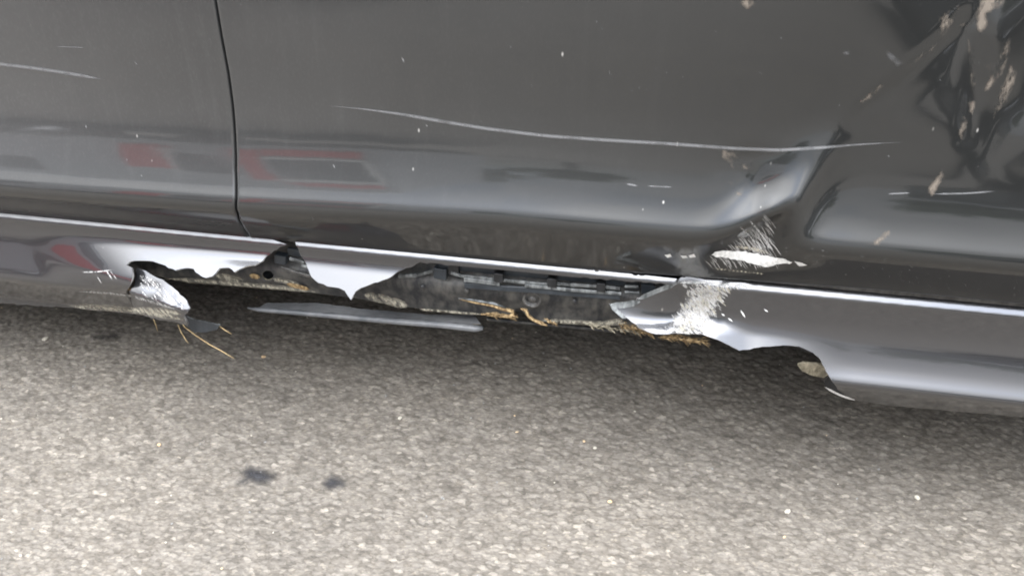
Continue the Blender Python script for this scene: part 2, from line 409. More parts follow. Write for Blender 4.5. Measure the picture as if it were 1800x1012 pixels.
def tube_data(pts, rad, sides=8, squash=1.0):
    pts = [Vector(p) for p in pts]; V = []; F = []
    n = len(pts); rad = rad if hasattr(rad, '__len__') else [rad]*n
    up = Vector((0, 0, 1))
    for i, p in enumerate(pts):
        t = (pts[min(i+1, n-1)]-pts[max(i-1, 0)]).normalized()
        a = t.cross(up); a = a.normalized() if a.length > 1e-4 else Vector((1, 0, 0)); b = a.cross(t).normalized()
        for k in range(sides):
            an = 2*math.pi*k/sides; V.append(tuple(p+a*math.cos(an)*rad[i]+b*math.sin(an)*rad[i]*squash))
    for i in range(n-1):
        for k in range(sides): F.append((i*sides+k, i*sides+(k+1) % sides, (i+1)*sides+(k+1) % sides, (i+1)*sides+k))
    F.append(tuple(range(sides))[::-1]); F.append(tuple((n-1)*sides+k for k in range(sides)))
    return V, F
def tube(name, pts, rad, mat, parent, sides=8, squash=1.0, label=None, kind=None):
    V, F = tube_data(pts, rad, sides, squash); return mesh(name, V, F, mat, parent, True, None, kind, label)
def box_data(c, s, rz=0, ry=0, taper=0):
    V = []; M = Matrix.Rotation(rz, 3, 'Z') @ Matrix.Rotation(ry, 3, 'Y')
    for dz in (-1, 1):
        for dx, dy in ((-1, -1), (1, -1), (1, 1), (-1, 1)):
            k = 1-taper*(dz > 0); V.append(tuple(Vector(c)+M @ Vector((dx*s[0]/2*k, dy*s[1]/2*k, dz*s[2]/2))))
    return V, [(3, 2, 1, 0), (4, 5, 6, 7), (0, 1, 5, 4), (1, 2, 6, 5), (2, 3, 7, 6), (3, 0, 4, 7)]
def bevel(o, w=.001, seg=2):
    b = o.modifiers.new('bevel', 'BEVEL'); b.width = w; b.segments = seg; b.limit_method = 'ANGLE'; return o
def join(parts):
    V = []; F = []
    for v, f in parts:
        o = len(V); V += list(v); F += [tuple(i+o for i in q) for q in f]
    return V, F

# ------------------------------------------------------------------ road
def asphalt_mat():
    m, t, b = new_mat('worn asphalt'); g = t.nodes.new('ShaderNodeNewGeometry')
    wob = t.nodes.new('ShaderNodeTexNoise'); wob.inputs['Scale'].default_value = 90
    t.links.new(g.outputs['Position'], wob.inputs['Vector'])
    add = t.nodes.new('ShaderNodeMixRGB'); add.blend_type = 'ADD'; add.inputs['Fac'].default_value = .006
    t.links.new(g.outputs['Position'], add.inputs['Color1']); t.links.new(wob.outputs['Color'], add.inputs['Color2'])
    mp = t.nodes.new('ShaderNodeMapping'); mp.inputs['Rotation'].default_value = (0, 0, math.radians(52)); mp.inputs['Scale'].default_value = (.62, 1.25, 1)
    t.links.new(add.outputs['Color'], mp.inputs['Vector'])
    v1 = t.nodes.new('ShaderNodeTexVoronoi'); v1.inputs['Scale'].default_value = 170; t.links.new(mp.outputs['Vector'], v1.inputs['Vector'])
    v2 = t.nodes.new('ShaderNodeTexVoronoi'); v2.inputs['Scale'].default_value = 420; t.links.new(mp.outputs['Vector'], v2.inputs['Vector'])
    s1 = t.nodes.new('ShaderNodeSeparateColor'); t.links.new(v1.outputs['Color'], s1.inputs['Color'])
    s2 = t.nodes.new('ShaderNodeSeparateColor'); t.links.new(v2.outputs['Color'], s2.inputs['Color'])
    c1 = ramp(t, s1.outputs['Red'], [(0, (.085, .075, .062)), (.3, (.118, .105, .088)), (.7, (.134, .12, .102)), (.93, (.155, .14, .12)), (1, (.2, .18, .152))])
    c2 = ramp(t, s2.outputs['Green'], [(0, (.62, .62, .62)), (.5, (.95, .95, .95)), (.9, (1.08, 1.08, 1.06)), (1, (1.45, 1.42, 1.35))])
    c = mixc(t, .7, c1, c2, 'MULTIPLY')
    gap = ramp(t, v1.outputs['Distance'], [(.35, (1, 1, 1)), (.75, (.55, .53, .51))])
    c = mixc(t, .6, c, gap, 'MULTIPLY')
    c = mixc(t, .75, c, ramp(t, noise(t, 3.2, 4), [(.3, (.86, .86, .86)), (.7, (1.1, 1.09, 1.07))]), 'MULTIPLY')
    c = mixc(t, .7, c, ramp(t, noise(t, 38, 3), [(.3, (.8, .8, .8)), (.7, (1.15, 1.15, 1.15))]), 'MULTIPLY')
    t.links.new(c, b.inputs['Base Color']); b.inputs['Roughness'].default_value = .82; b.inputs['Specular IOR Level'].default_value = .35
    bump(t, noise(t, 700, 3), b, .5, .0012); return m
ASPH = asphalt_mat()
def stretch(a, b, step, far, n):
    core = np.arange(a, b+1e-9, step); g = np.geomspace(.01, far, n)
    return np.r_[(a-g)[::-1], core, b+g]
gx = stretch(-1.35, .80, .0025, 300, 26); gy = stretch(-.50, .42, .0025, 300, 26)
GX, GY = np.meshgrid(gx, gy)
def ground_h(X, Y):
    a = math.radians(-52); c = .0068
    xr = (X*math.cos(a)+Y*math.sin(a))/1.35; yr = (-X*math.sin(a)+Y*math.cos(a))*1.05
    px, py = xr/c, yr/c; ix = np.floor(px).astype(int); iy = np.floor(py).astype(int)
    best = np.full(X.shape, 9.); hs = np.zeros(X.shape)
    for dx in (-1, 0, 1):
        for dy in (-1, 0, 1):
            n = ((ix+dx)*73856093) ^ ((iy+dy)*19349663); n &= 0xffffffff
            n = ((n ^ (n >> 13))*1274126177) & 0xffffffff
            r1 = (n & 1023)/1023.; r2 = ((n >> 10) & 1023)/1023.; r3 = ((n >> 20) & 1023)/1023.
            d = np.hypot(px-(ix+dx+r1), py-(iy+dy+r2)); k = d < best
            best = np.where(k, d, best); hs = np.where(k, r3, hs)
    st = np.sqrt(np.clip(1-(best/.82)**2, 0, 1))
    return .0027*st*(.25+.75*hs)-.0010+.0024*(vnoise(X*45, Y*45, 1)-.5)+.003*(vnoise(X*9, Y*9, 2)-.5)
fade = sstep(-1.35, -1.25, GX)*(1-sstep(.70, .80, GX))*sstep(-.5, -.44, GY)*(1-sstep(.36, .42, GY))
GZ = ground_h(GX, GY)*fade
nxg, nyg = len(gx), len(gy)
ii = (np.arange(nyg-1)[:, None]*nxg+np.arange(nxg-1)[None, :]).ravel()
road = mesh('road', np.c_[GX.ravel(), GY.ravel(), GZ.ravel()], np.c_[ii, ii+1, ii+nxg+1, ii+nxg].tolist(), ASPH)
tag(road, 'worn grey brown asphalt under and beside the damaged car', kind='structure')
def on_road(u, v, lift=.0008):
    P = ground_at(u, v); P[..., 2] = ground_h(P[..., 0], P[..., 1])+lift; return P

# ------------------------------------------------------------------ the damaged car
car = empty('car', (-.1, .9, 0), 'dark grey car with a torn open sill and a dented scratched door', 'car')
# gap between the doors
GAPPX = [(372, -60), (378, 0), (388, 60), (401, 130), (409, 190), (413, 250), (414, 300), (415, 350), (417, 375), (424, 400), (436, 422)]
gp = door_hit(np.array([p[0] for p in GAPPX]), np.array([p[1] for p in GAPPX]), 0)
_o = np.argsort(gp[:, 2]); GZs, GXs = gp[_o, 2], gp[_o, 0]
def xgap(z): return np.where(z > GZs[-1], GXs[-1]+(z-GZs[-1])*.13, np.interp(z, GZs, GXs))
zr = np.r_[np.arange(.318, .70, .0024), np.arange(.70, DTOP, .01)]
def door(side, x_end, label):
    gapw = .0021
    e = -1 if side == 'L' else 1
    L = abs(x_end-(-.48)); n = int(L/.0027)
    t = np.linspace(0, 1, n)
    rows = []
    for z in zr:
        xg = xgap(z)+e*gapw
        x = xg+(x_end-xg)*t; zz = z+(zbot(x)-.318)*(1-sstep(.318, .37, z))
        y = door_y(x, zz)
        # hem: rounded edge turned inwards at the gap
        hx = np.array([xg-e*.0014, xg-e*.0012, xg-e*.0006]); hy = y[0]+np.array([.022, .0032, .0009])
        rows.append(np.c_[np.r_[hx, x], np.r_[hy, y], np.r_[zz[:1], zz[:1], zz[:1], zz]])
    # hem along the bottom
    b = rows[0]; r1 = b.copy(); r1[:, 2] -= .0015; r1[:, 1] += .0022; r2 = b.copy(); r2[:, 2] -= .001; r2[:, 1] += .02
    rows = [r2, r1]+rows
    A = np.array(rows); R, C = A.shape[:2]
    i = (np.arange(R-1)[:, None]*C+np.arange(C-1)[None, :]).ravel()
    F = np.c_[i, i+1, i+C+1, i+C] if e > 0 else np.c_[i+1, i, i+C, i+C+1]
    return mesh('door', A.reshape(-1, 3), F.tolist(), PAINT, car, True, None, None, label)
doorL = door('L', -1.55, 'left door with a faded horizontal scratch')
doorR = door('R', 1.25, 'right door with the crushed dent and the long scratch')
# shell behind the doors, glass and roof, underside
def loft(prof, xs, mat, name, **k):
    V = [];  F = []
    for x, s in xs:
        for (y, z) in prof: V.append((x, y if y < .85 else y, z*s[1]+s[0]) if False else (x, .85+(y-.85)*s[0], z*s[1]))
    n = len(prof)
    for i in range(len(xs)-1):
        for j in range(n-1): F.append((i*n+j, i*n+j+1, (i+1)*n+j+1, (i+1)*n+j))
    return mesh(name, V, F, mat, car, True, **k)
shell = [(.075, .19), (.06, .22), (.055, .30), (.05, .335), (.035, .36), (.03, .60), (.035, .90)]
loft(shell, [(-1.55, (1, 1)), (1.25, (1, 1))], BLACKP, 'inner_shell')
GLASS, t_, b_ = new_mat('dark window glass'); b_.inputs['Base Color'].default_value = (.012, .014, .015, 1); b_.inputs['Roughness'].default_value = .03
b_.inputs['Coat Weight'].default_value = .4
def closed(prof, xs, mat, name):
    V = []; F = []; n = len(prof)
    for x, sy, dz in xs:
        for (y, z) in prof: V.append((x, .85+(y-.85)*sy, z+dz*(z > .9)))
    for i in range(len(xs)-1):
        for j in range(n): F.append((i*n+j, i*n+(j+1) % n, (i+1)*n+(j+1) % n, (i+1)*n+j))
    F.append(tuple(range(n))[::-1]); F.append(tuple((len(xs)-1)*n+j for j in range(n)))
    return mesh(name, V, F, mat, car, False)
o = closed([(.06, .925), (.20, 1.30), (1.50, 1.30), (1.64, .925)], [(-1.45, .8, -.2), (-.75, .98, .0), (.9, .98, 0), (1.5, .8, -.15)], GLASS, 'window')
o = closed([(.19, 1.305), (.26, 1.37), (.85, 1.40), (1.44, 1.37), (1.51, 1.305)], [(-.85, .9, -.03), (-.4, 1, .02), (.6, 1, .02), (1.2, .9, -.03)], PAINT, 'roof')
bevel(o, .02, 3)
o = closed([(.075, .19), (.10, .185), (1.60, .185), (1.69, .25), (1.69, .60), (1.66, .92), (.07, .92), (.045, .60)], [(-1.55, 1, 0), (1.25, 1, 0)], BLACKP, 'underbody')
o = closed([(0.02, .25), (1.68, .25), (1.68, .62), (1.62, .86), (.08, .86), (-.0, .62)], [(-2.35, .78, 0), (-2.1, .95, 0), (-1.553, 1, 0)], PAINT, 'front_body')
bevel(o, .03, 3)
o = closed([(0.02, .25), (1.68, .25), (1.68, .62), (1.62, .90), (.08, .90), (-.0, .62)], [(1.253, 1, 0), (1.75, .97, 0), (2.0, .85, 0)], PAINT, 'rear_body')
bevel(o, .03, 3)
def lathe(prof, n, c, axis='Y', flip=1):
    V = []; F = []; m_ = len(prof)
    for k in range(n):
        a = 2*math.pi*k/n
        for r, h in prof: V.append((c[0]+r*math.cos(a), c[1]+h*flip, c[2]+r*math.sin(a)))
    for k in range(n):
        for j in range(m_-1): F.append((k*m_+j, k*m_+j+1, ((k+1) % n)*m_+j+1, ((k+1) % n)*m_+j))
    return V, F
def wheel(parent, x, y, r, w, rimmat, face=-1, off=(0, 0, 0)):
    V, F = lathe([(r*.62, 0), (r*.70, .0), (r*.92, .012), (r*.99, .035), (r, w*.5), (r*.99, w-.035), (r*.9, w-.01), (r*.6, w)], 40, (x, y, r), flip=-face)
    ty = mesh('tyre', V, F, RUBBER, parent)
    V, F = lathe([(0, .02), (r*.12, .015), (r*.15, .035), (r*.5, .045), (r*.58, .01), (r*.63, .0)], 40, (x, y, r), flip=-face)
    rim = mesh('rim', V, F, rimmat, parent)
    for k in range(5):
        a = k*2*math.pi/5; d = box_data((0, 0, 0), (r*.45, .03, r*.14)); M = Matrix.Translation((x, y-face*.02, r)) @ Matrix.Rotation(a, 4, 'Y') @ Matrix.Translation((r*.33, 0, 0))
        Vv = [tuple(M @ Vector(p)) for p in d[0]]
        mesh('spoke', Vv, d[1], rimmat, parent, False)
ALLOY, t_, b_ = new_mat('alloy'); b_.inputs['Base Color'].default_value = (.45, .45, .46, 1); b_.inputs['Metallic'].default_value = .9; b_.inputs['Roughness'].default_value = .35
for x in (-1.85, 1.55):
    wheel(car, x, .0, .33, .22, ALLOY); wheel(car, x, 1.46, .33, .22, ALLOY)

# ---- sill skins
def flapoff(u, v):
    return -(.012*sstep(150, 335, u)*sstep(430, 520, v))
topline = lambda u: np.interp(u, [-160, 0, 520, 1100, 1400, 1800, 1960], [364, 378, 431, 486, 513, 553, 569])
A = [(-560, 318, 's'), (0, 371, 's'), (250, 394, 's'), (470, 418, 's'), (505, 430), (492, 434), (476, 446), (462, 458), (448, 466), (425, 471), (412, 478), (402, 470), (386, 471),
     (373, 485), (362, 488), (350, 482), (340, 472), (325, 471), (308, 475), (290, 466), (268, 459), (245, 458), (228, 460), (222, 466), (231, 470), (233, 480), (229, 500), (222, 512),
     (228, 530), (240, 552), (120, 541), (0, 533, 's'), (-560, 470, 's')]
sk = sheet('sill_skin', A, lambda u, v: sill_hit(u, v, flapoff(u, v)), SILLP, car, 3.4, .0028, RAWEDGE, 1.5, back=BLACKP, label='left length of the grey sill cover with a wavy torn lower edge')
def flap_d(u, v, lift=0.0):
    vc = np.interp(u, [225, 335], [513, 550]); d1 = np.minimum(v, vc)-475; d2 = np.maximum(0, v-vc)
    y = -.012-.62*d1/1270+.75*d2/1270+.0016*(vnoise(u/15, v/12, 6)-.5)+.004*sstep(290, 335, u)
    return at(u, v, y-lift)
A2 = [(240, 471), (256, 476), (272, 486), (290, 495), (312, 512), (328, 528), (334, 541), (330, 550), (322, 556), (330, 571), (285, 563), (243, 553), (231, 530), (227, 512), (236, 500), (239, 485)]
sheet('torn_flap', A2, flap_d, SILLP, car, 3.4, .0028, RAWEDGE, 1.5, back=BLACKP, label='scuffed grey tongue of sill cover bent outwards')
Bp = [(519, 424, 's'), (735, 445, 's'), (900, 460, 's'), (1030, 472, 's'), (1190, 490), (1186, 500), (1020, 488, 's'), (900, 476, 's'), (800, 467), (738, 461), (722, 470), (708, 474), (698, 478), (688, 486), (680, 490),
      (664, 496), (650, 500), (634, 506), (625, 512), (620, 521), (617, 527), (611, 519), (606, 511), (596, 506), (575, 503), (560, 497), (548, 487), (540, 470), (534, 456), (526, 444)]
sheet('sill_skin', Bp, lambda u, v: sill_hit(u, v), SILLP, car, 3.4, .0026, RAWEDGE, 1.5, back=BLACKP, label='middle fang shaped remnant of the grey sill cover')
def rightoff(u, v):
    o = -.010*(1-sstep(1070, 1190, u))*sstep(500, 570, v)
    o += .010*np.exp(-((u-1215)/40)**2-((v-535)/40)**2)
    o += -.006*(1-sstep(1240, 1330, u))*sstep(555, 590, v)
    o += .0035*(vnoise(u/13, v/11, 4)-.5)*np.exp(-((u-1240+(v-540)*.8)/38)**2)
    return o
Cp = [(1190, 496), (1205, 480, 's'), (1320, 486, 's'), (1450, 497, 's'), (1800, 521, 's'), (2200, 558, 's'), (2200, 772, 's'), (1800, 733, 's'), (1560, 712, 's'), (1502, 703), (1490, 697), (1472, 684), (1462, 668), (1452, 652),
      (1444, 634), (1430, 620), (1410, 611), (1385, 607), (1362, 608), (1340, 609), (1318, 614), (1300, 616), (1283, 607), (1262, 597), (1240, 589), (1215, 583), (1190, 584),
      (1168, 587), (1146, 585), (1124, 576), (1110, 565), (1092, 550), (1070, 534), (1115, 533), (1120, 525), (1150, 513), (1172, 502)]
sheet('sill_skin', Cp, lambda u, v: sill_hit(u, v, rightoff(u, v)), SILLP, car, 3.4, .0028, RAWEDGE, 1.5, back=BLACKP, label='right length of the grey sill cover crushed at its front end')
# ---- fold edges and trims
def sh(off): return lambda u, v: sill_hit(u, v, off)
def sillmark(off=0.0): return lambda u, v: sill_hit(u, v, rightoff(u, v)-.0012+off)
leftmark = lambda u, v: np.where((np.asarray(u) > 234)[:, None], flap_d(u, v, .0008), sill_hit(u, v, flapoff(u, v)-.0015))
ribbon([([(1120, 527), (1150, 513), (1190, 498)], 8), ([(1072, 536), (1095, 537), (1125, 530)], 11), ([(1074, 538), (1100, 560)], 7)], sillmark(-.001), PALE, 'folded_edge', car, 'stuff', 'pale folded edge of the torn sill')
pl = lambda pts, y: [tuple(at(u, v, y)) for u, v in pts]
def strip(name, pts, wpx, y, mat, thick=.002, label=None, kind=None):
    """a flat bar following picture points at depth y"""
    V = []; F = []; n = len(pts)
    for i, (u, v) in enumerate(pts):
        a = at(u, v-wpx/2, y); b = at(u, v+wpx/2, y)
        V += [tuple(a), tuple(b), tuple(b+np.array([0, thick, 0])), tuple(a+np.array([0, thick, 0]))]
    for i in range(n-1):
        for k in range(4): F.append((i*4+k, i*4+(k+1) % 4, (i+1)*4+(k+1) % 4, (i+1)*4+k))
    F.append((3, 2, 1, 0)); F.append(tuple((n-1)*4+k for k in range(4)))
    o = mesh(name, V, F, mat, car, False, None, kind, label)
    o.modifiers.new('b', 'BEVEL').width = .0006; return o
strip('door_seal', [(755, 445), (880, 457), (1000, 467), (1098, 476)], 4, .012, DULL, .004)
strip('door_seal', [(140, 386), (260, 396), (360, 406), (436, 415)], 4, .010, DULL, .004)
strip('lit_ledge_bar', [(1262, 491), (1400, 502), (1600, 520), (1800, 540), (1960, 555)], 12, .008, DULL, .002)  # grey bar added in front of the sill ledge so it looks lit
strip('door_seal', [(1165, 478), (1250, 481), (1340, 484)], 3, .012, DULL, .004)
# ---- inner sill, behind the skin
def inner_d(u, v):
    w = np.interp(u, [200, 500, 900, 1280], [470, 480, 515, 545])
    y = .040+.020*sstep(-40, -8, w-v)*0
    y = .046-.016*np.exp(-((v-w)/26)**2)+.002*(vnoise(u/28, v/16, 8)-.5)
    return at(u, v, y)
circ = lambda cu, cv, ru, rv, n=18: [(cu+ru*math.cos(2*math.pi*k/n), cv+rv*math.sin(2*math.pi*k/n)) for k in range(n)]
IN = [(215, 450, 's'), (500, 426, 's'), (760, 447, 's'), (1190, 492, 's'), (1290, 505, 's'), (1290, 590), (1200, 582), (1130, 580), (1085, 572), (1035, 568), (985, 565), (958, 566), (935, 562), (922, 552), (915, 541), (905, 543), (903, 552), (880, 557), (850, 554),
      (760, 545, 's'), (700, 537, 's'), (620, 523, 's'), (520, 511, 's'), (400, 501, 's'), (320, 494, 's'), (270, 484, 's')]
sheet('inner_sill', IN, inner_d, INNER, car, 7, .002, DUSTY, .7, holes=[circ(471, 484, 10, 9)], label='dusty dark metal sill laid bare behind the torn cover')
hp = [at(471+11*math.cos(a), 484+10*math.sin(a), .031) for a in np.linspace(0, 2*math.pi, 21)]
tube('hole_rim', hp, .0011, DULL, car, 6)
mesh('hole_well', *(lambda c: lathe([(.0095, 0), (.0085, .02), (.0, .022)], 20, c))(tuple(at(471, 484, .036))), BLACKP, car)
c0 = at(935, 527, .030)
V, F = lathe([(.0125, .004), (.0122, .0), (.0105, -.0012), (.0085, .0002), (.0082, .003), (.0055, .0035), (.0045, .0), (.002, -.001), (0, -.001)], 28, tuple(c0))
mesh('grommet', V, F, DULL, car, True, None, None, 'round grey rubber plug in the inner sill')
# dust on the lower flange
ribbon([([(290, 488), (400, 496), (520, 506), (560, 512)], 9), ([(640, 516), (690, 528), (720, 537)], 16), ([(730, 541), (850, 551)], 5), ([(950, 561), (1060, 567), (1110, 566)], 8), ([(1060, 566), (1100, 560)], 9), ([(380, 482), (430, 492)], 12), ([(480, 488), (530, 500)], 9)],
       lambda u, v: inner_d(u, v)-np.array([0, .0022, 0]), PALEDUST, 'road_dust', car, 'stuff', 'pale road dust along the bare metal flange')
for q_ in (([(505, 497), (545, 507)], 7), ([(440, 482), (458, 486)], 8)): ribbon([q_], lambda u, v: inner_d(u, v)-np.array([0, .0024, 0]), TAN, 'rust_stain', car, None, 'orange brown rust stain')
# channel strip and clip rails (each bar its own piece)
strip('channel', [(505, 442), (532, 447)], 12, .026, BLUEP, .004)
strip('channel', [(770, 464), (860, 474), (980, 485), (1100, 496)], 15, .026, BLUEP, .004, 'blue grey plastic channel under the sill edge')
strip('clip', [(482, 455), (502, 459)], 15, .020, BLUEP, .010)
strip('clip', [(762, 480), (784, 484)], 18, .020, BLUEP, .010)
strip('clip', [(788, 472), (806, 476)], 20, .019, BLACKP, .010)
strip('clip', [(1100, 500), (1124, 503)], 16, .019, BLACKP, .010)
strip('clip', [(1127, 508), (1152, 511)], 17, .018, BLUEP, .010)
for cu, cv in ((868, 488), (962, 497), (1048, 505)): strip('clip', [(cu, cv), (cu+16, cv+2)], 15, .012, BLACKP, .010)
for cu, cv in ((742, 505), (1010, 530), (560, 495), (820, 512)):
    c_ = at(cu, cv, .027); V, F = lathe([(.0035, .004), (.0033, 0), (.0015, -.0008), (0, -.0008)], 12, tuple(c_)); mesh('spot_weld', V, F, INNER, car)
def bent(pts): return pts
for pts, w, y, mm in (([(508, 455), (520, 458), (534, 463)], 5, .018, PALE), ([(528, 467), (540, 470)], 4, .018, PALE),
                      ([(494, 471), (520, 480), (552, 488), (562, 492)], 5, .022, DULL),
                      ([(700, 486), (730, 485), (760, 477)], 6, .019, PALE), ([(700, 486), (732, 484)], 5, .016, PALE),
                      ([(792, 480), (812, 486), (850, 490), (900, 495), (950, 500), (990, 500), (1010, 503)], 5, .018, PALE),
                      ([(815, 492), (850, 496), (878, 500)], 7, .016, PALE),
                      ([(878, 493), (905, 493), (935, 498)], 4, .021, DULL),
                      ([(1000, 501), (1030, 503), (1062, 505), (1090, 508)], 5, .017, PALE),
                      ([(922, 503), (960, 506), (1010, 511), (1092, 517)], 5, .015, PALE),
                      ([(1098, 504), (1122, 505)], 4, .013, PALE), ([(1098, 514), (1124, 516)], 4, .013, PALE),
                      ([(1135, 494), (1180, 498), (1240, 497)], 3, .004, PALE)):
    strip('rail', pts, w, y, mm, .003)
# wide dull lip below the rails
strip('rail_lip', [(816, 502), (880, 507), (930, 510), (1010, 517), (1090, 523)], 9, .019, BLUEP, .003)
# hanging length of the sill's lower lip
tube('hanging_strip', pl([(435, 541), (455, 544), (520, 549), (600, 556), (700, 565), (780, 571), (835, 577), (849, 577)], .040), [.001, .0034, .0040, .0044, .0046, .0050, .0054, .003], SMOOTHG, car, 10, .9, 'grey strip of sill lip hanging below the car')
sheet('hanging_web', [(470, 532), (560, 532), (640, 543), (760, 553), (832, 552), (846, 570), (780, 569), (600, 553), (450, 542)], lambda u, v: at(u, v, .050+.0006*(np.interp(u, [450, 850], [545, 575])-v)), BLACKP, car, 7, .002, DUSTY, .6)
strip('lower_flange', [(855, 562), (910, 567), (1000, 575), (1080, 583)], 4, .075, INNER, .004)
# ---- torn tan fibre, jagged shards
def shards(name, line, n, lpx, wpx, y, mat, label, ang=(20, 80), hit=None):
    parts = []; pts = np.array(line, float); L = np.r_[0, np.cumsum(np.hypot(*np.diff(pts, axis=0).T))]
    for k in range(n):
        s = random.uniform(0, L[-1]); u = np.interp(s, L, pts[:, 0]); v = np.interp(s, L, pts[:, 1])+random.gauss(0, wpx*.5)
        a = math.radians(random.uniform(*ang)); l = lpx*random.uniform(.4, 1.3)
        y0 = y+random.uniform(-.006, .004)
        if hit is None: P = [at(u, v, y0), at(u+math.cos(a)*l*.5, v+math.sin(a)*l*.5, y0-.002), at(u+math.cos(a)*l, v+math.sin(a)*l, y0+random.uniform(-.004, .003))]
        else: P = [hit(u+math.cos(a)*l*q, v+math.sin(a)*l*q)[0] for q in (0, .5, 1)]
        r = random.uniform(.0006, .0016); parts.append(tube_data(P, [r*.7, r, r*.25], 4, .6))
    V, F = join(parts); return mesh(name, V, F, mat, car, False, None, 'stuff', label)
shards('torn_fibre', [(1088, 570), (1130, 582), (1180, 590), (1240, 600)], 120, 12, 5, .012, TAN, 'tan fibres fringing the torn sill end', (-10, 60))
shards('torn_fibre', [(1160, 590), (1235, 601)], 60, 13, 3, .004, TAN, None, (-10, 40))
shards('torn_fibre', [(1030, 570), (1130, 584)], 60, 10, 4, .03, DUSTY, None, (-10, 50))
shards('torn_fibre', [(850, 551), (900, 556)], 50, 12, 3, .026, TAN, None, (-20, 40))
shards('torn_fibre', [(957, 560), (975, 566)], 14, 9, 2, .026, TAN, None, (30, 60))
tube('foam_lip', pl([(808, 525), (835, 531), (865, 536), (885, 543), (902, 547), (905, 552), (893, 556), (868, 553), (845, 552)], .026), [.0012, .0022, .003, .0032, .003, .003, .003, .0024, .0012], TAN, car, 8, .7, 'tan curled lip of torn foam')
tube('foam_lip', pl([(806, 524), (830, 527), (868, 533), (890, 541)], .024), [.0008, .002, .0022, .001], PALE, car, 8, .7)
tube('foam_curl', pl([(915, 542), (924, 545), (929, 555), (938, 562), (952, 568), (962, 572)], .024), [.0012, .003, .0028, .0024, .003, .0012], TAN, car, 8, .7, 'tan foam curl below the rubber plug')
# bracket showing through the right tear
sheet('broken_bracket', [(1402, 642), (1412, 638), (1436, 640), (1452, 646), (1459, 658), (1448, 664), (1428, 660), (1410, 652)], lambda u, v: at(u, v, .012+.0004*(v-640)+.004*(vnoise(u/9, v/7, 3)-.5)), DUSTY, car, 5, .003, DUSTY, 1.2, label='tan broken bracket behind the right tear', back=BLACKP)
sheet('sill_lining', [(1385, 600), (1430, 605), (1470, 650), (1520, 700), (1502, 703), (1475, 696), (1452, 684), (1448, 672), (1458, 660), (1450, 640), (1436, 625), (1412, 616)], lambda u, v: at(u, v, .022), BLACKP, car, 7, .002, DULL, .5)
ribbon([([(1450, 680), (1475, 694), (1503, 703)], 3.5)], sillmark(-.001), WHITE, 'folded_edge', car, None, 'pale curled edge at the lower lip')
# dark flap and tufts at the left tongue
sheet('torn_flap', [(322, 553), (336, 560), (362, 566), (386, 571), (380, 580), (362, 584), (342, 584), (329, 572)], lambda u, v: at(u, v, .018-.0003*(u-322)), BLUEP, car, 5, .002, PALE, .8, label='small blue grey flap hanging under the sill tongue')
tube('foam_lip', pl([(228, 497), (224, 503), (224, 510)], -.014), [.001, .0024, .0012], TAN, car, 8)
shards('torn_fibre', [(220, 500), (234, 512)], 14, 8, 3, -.015, TAN, None, (40, 130))

# ---- marks on the paint
ribbon([([(578, 186), (640, 192), (700, 200), (780, 214), (860, 227), (960, 239), (1060, 246), (1180, 253), (1290, 261), (1370, 264), (1440, 260), (1510, 254), (1586, 250)], 6.5)], door_hit, SCRATCH, 'scratch', doorR if False else car, None, 'long wavy scratch across the right door')
ribbon([([(-40, 108), (60, 120), (120, 129), (182, 140)], 6.5)], door_hit, SCRATCH, 'scratch', car, None, 'short faded scratch on the left door')
for pts, w in (([(1560, 341), (1600, 339)], 3.5), ([(1640, 341), (1700, 340), (1750, 336)], 3.5), ([(1100, 323), (1122, 327)], 4), ([(1138, 327), (1182, 329)], 3.2),
               ([(100, 82), (150, 84)], 1.6)):
    ribbon([(pts, w)], door_hit, SCRATCH, 'scratch', car)
# fan of scrape lines above the crushed sill
tri = [(1345, 372), (1325, 395), (1215, 468), (1290, 470), (1358, 452), (1348, 410)]
S = []
for k in range(520):
    u = random.uniform(1215, 1360); v = random.uniform(370, 474)
    if not inside(np.array([u]), np.array([v]), tri)[0]: continue
    a = math.radians(random.gauss(54, 5)); l = random.uniform(14, 42)
    S.append(([(u, v), (u+math.cos(a)*l*.5+1, v+math.sin(a)*l*.45), (u+math.cos(a)*l, v+math.sin(a)*l)], random.uniform(.7, 1.5)))
S = [s for s in S if s[0][2][1] < 476]
ribbon(S, door_hit, LINES, 'scrape_lines', car, 'stuff', 'fan of fine white scrape lines on the dented door')
ribbon([([(1318, 388), (1330, 402), (1345, 420), (1357, 450)], 5), ([(1300, 398), (1322, 418), (1340, 445)], 3)], door_hit, SCUFF, 'scrape_lines', car, 'stuff')
gouge = [(1250, 448), (1262, 442), (1285, 441), (1305, 442), (1328, 446), (1350, 449), (1372, 454), (1393, 461), (1388, 464), (1370, 464), (1355, 468), (1343, 469), (1325, 464), (1300, 457), (1275, 453), (1258, 452)]
sheet('paint_gouge', gouge, lambda u, v: door_hit(u, v, .0013), WHITE, car, 6, 0, None, 1.5, seg=4, label='bare white gouge along the bottom of the right door')
ribbon([([(1288, 434), (1320, 436), (1352, 445)], 7)], door_hit, PALEDUST, 'scrape_lines', car, 'stuff')
for ch in ([(1396, 459), (1410, 462), (1419, 466), (1405, 468)], [(1168, 448), (1178, 446), (1181, 451), (1173, 453)], [(1196, 449), (1206, 449), (1209, 453), (1200, 454)], [(1210, 449), (1220, 446), (1223, 452), (1213, 453)]):
    sheet('paint_chip', ch, lambda u, v: door_hit(u, v, .0012), WHITE, car, 3, 0, None, .4, seg=4)
S = []
for u in range(1258, 1340, 7): S.append(([(u, 472+(u-1258)*.11), (u+7, 473+(u-1258)*.11)], 4.5))
ribbon(S, door_hit, PALEDUST, 'paint_chips', car, 'stuff', 'row of tan chips along the lower door edge')
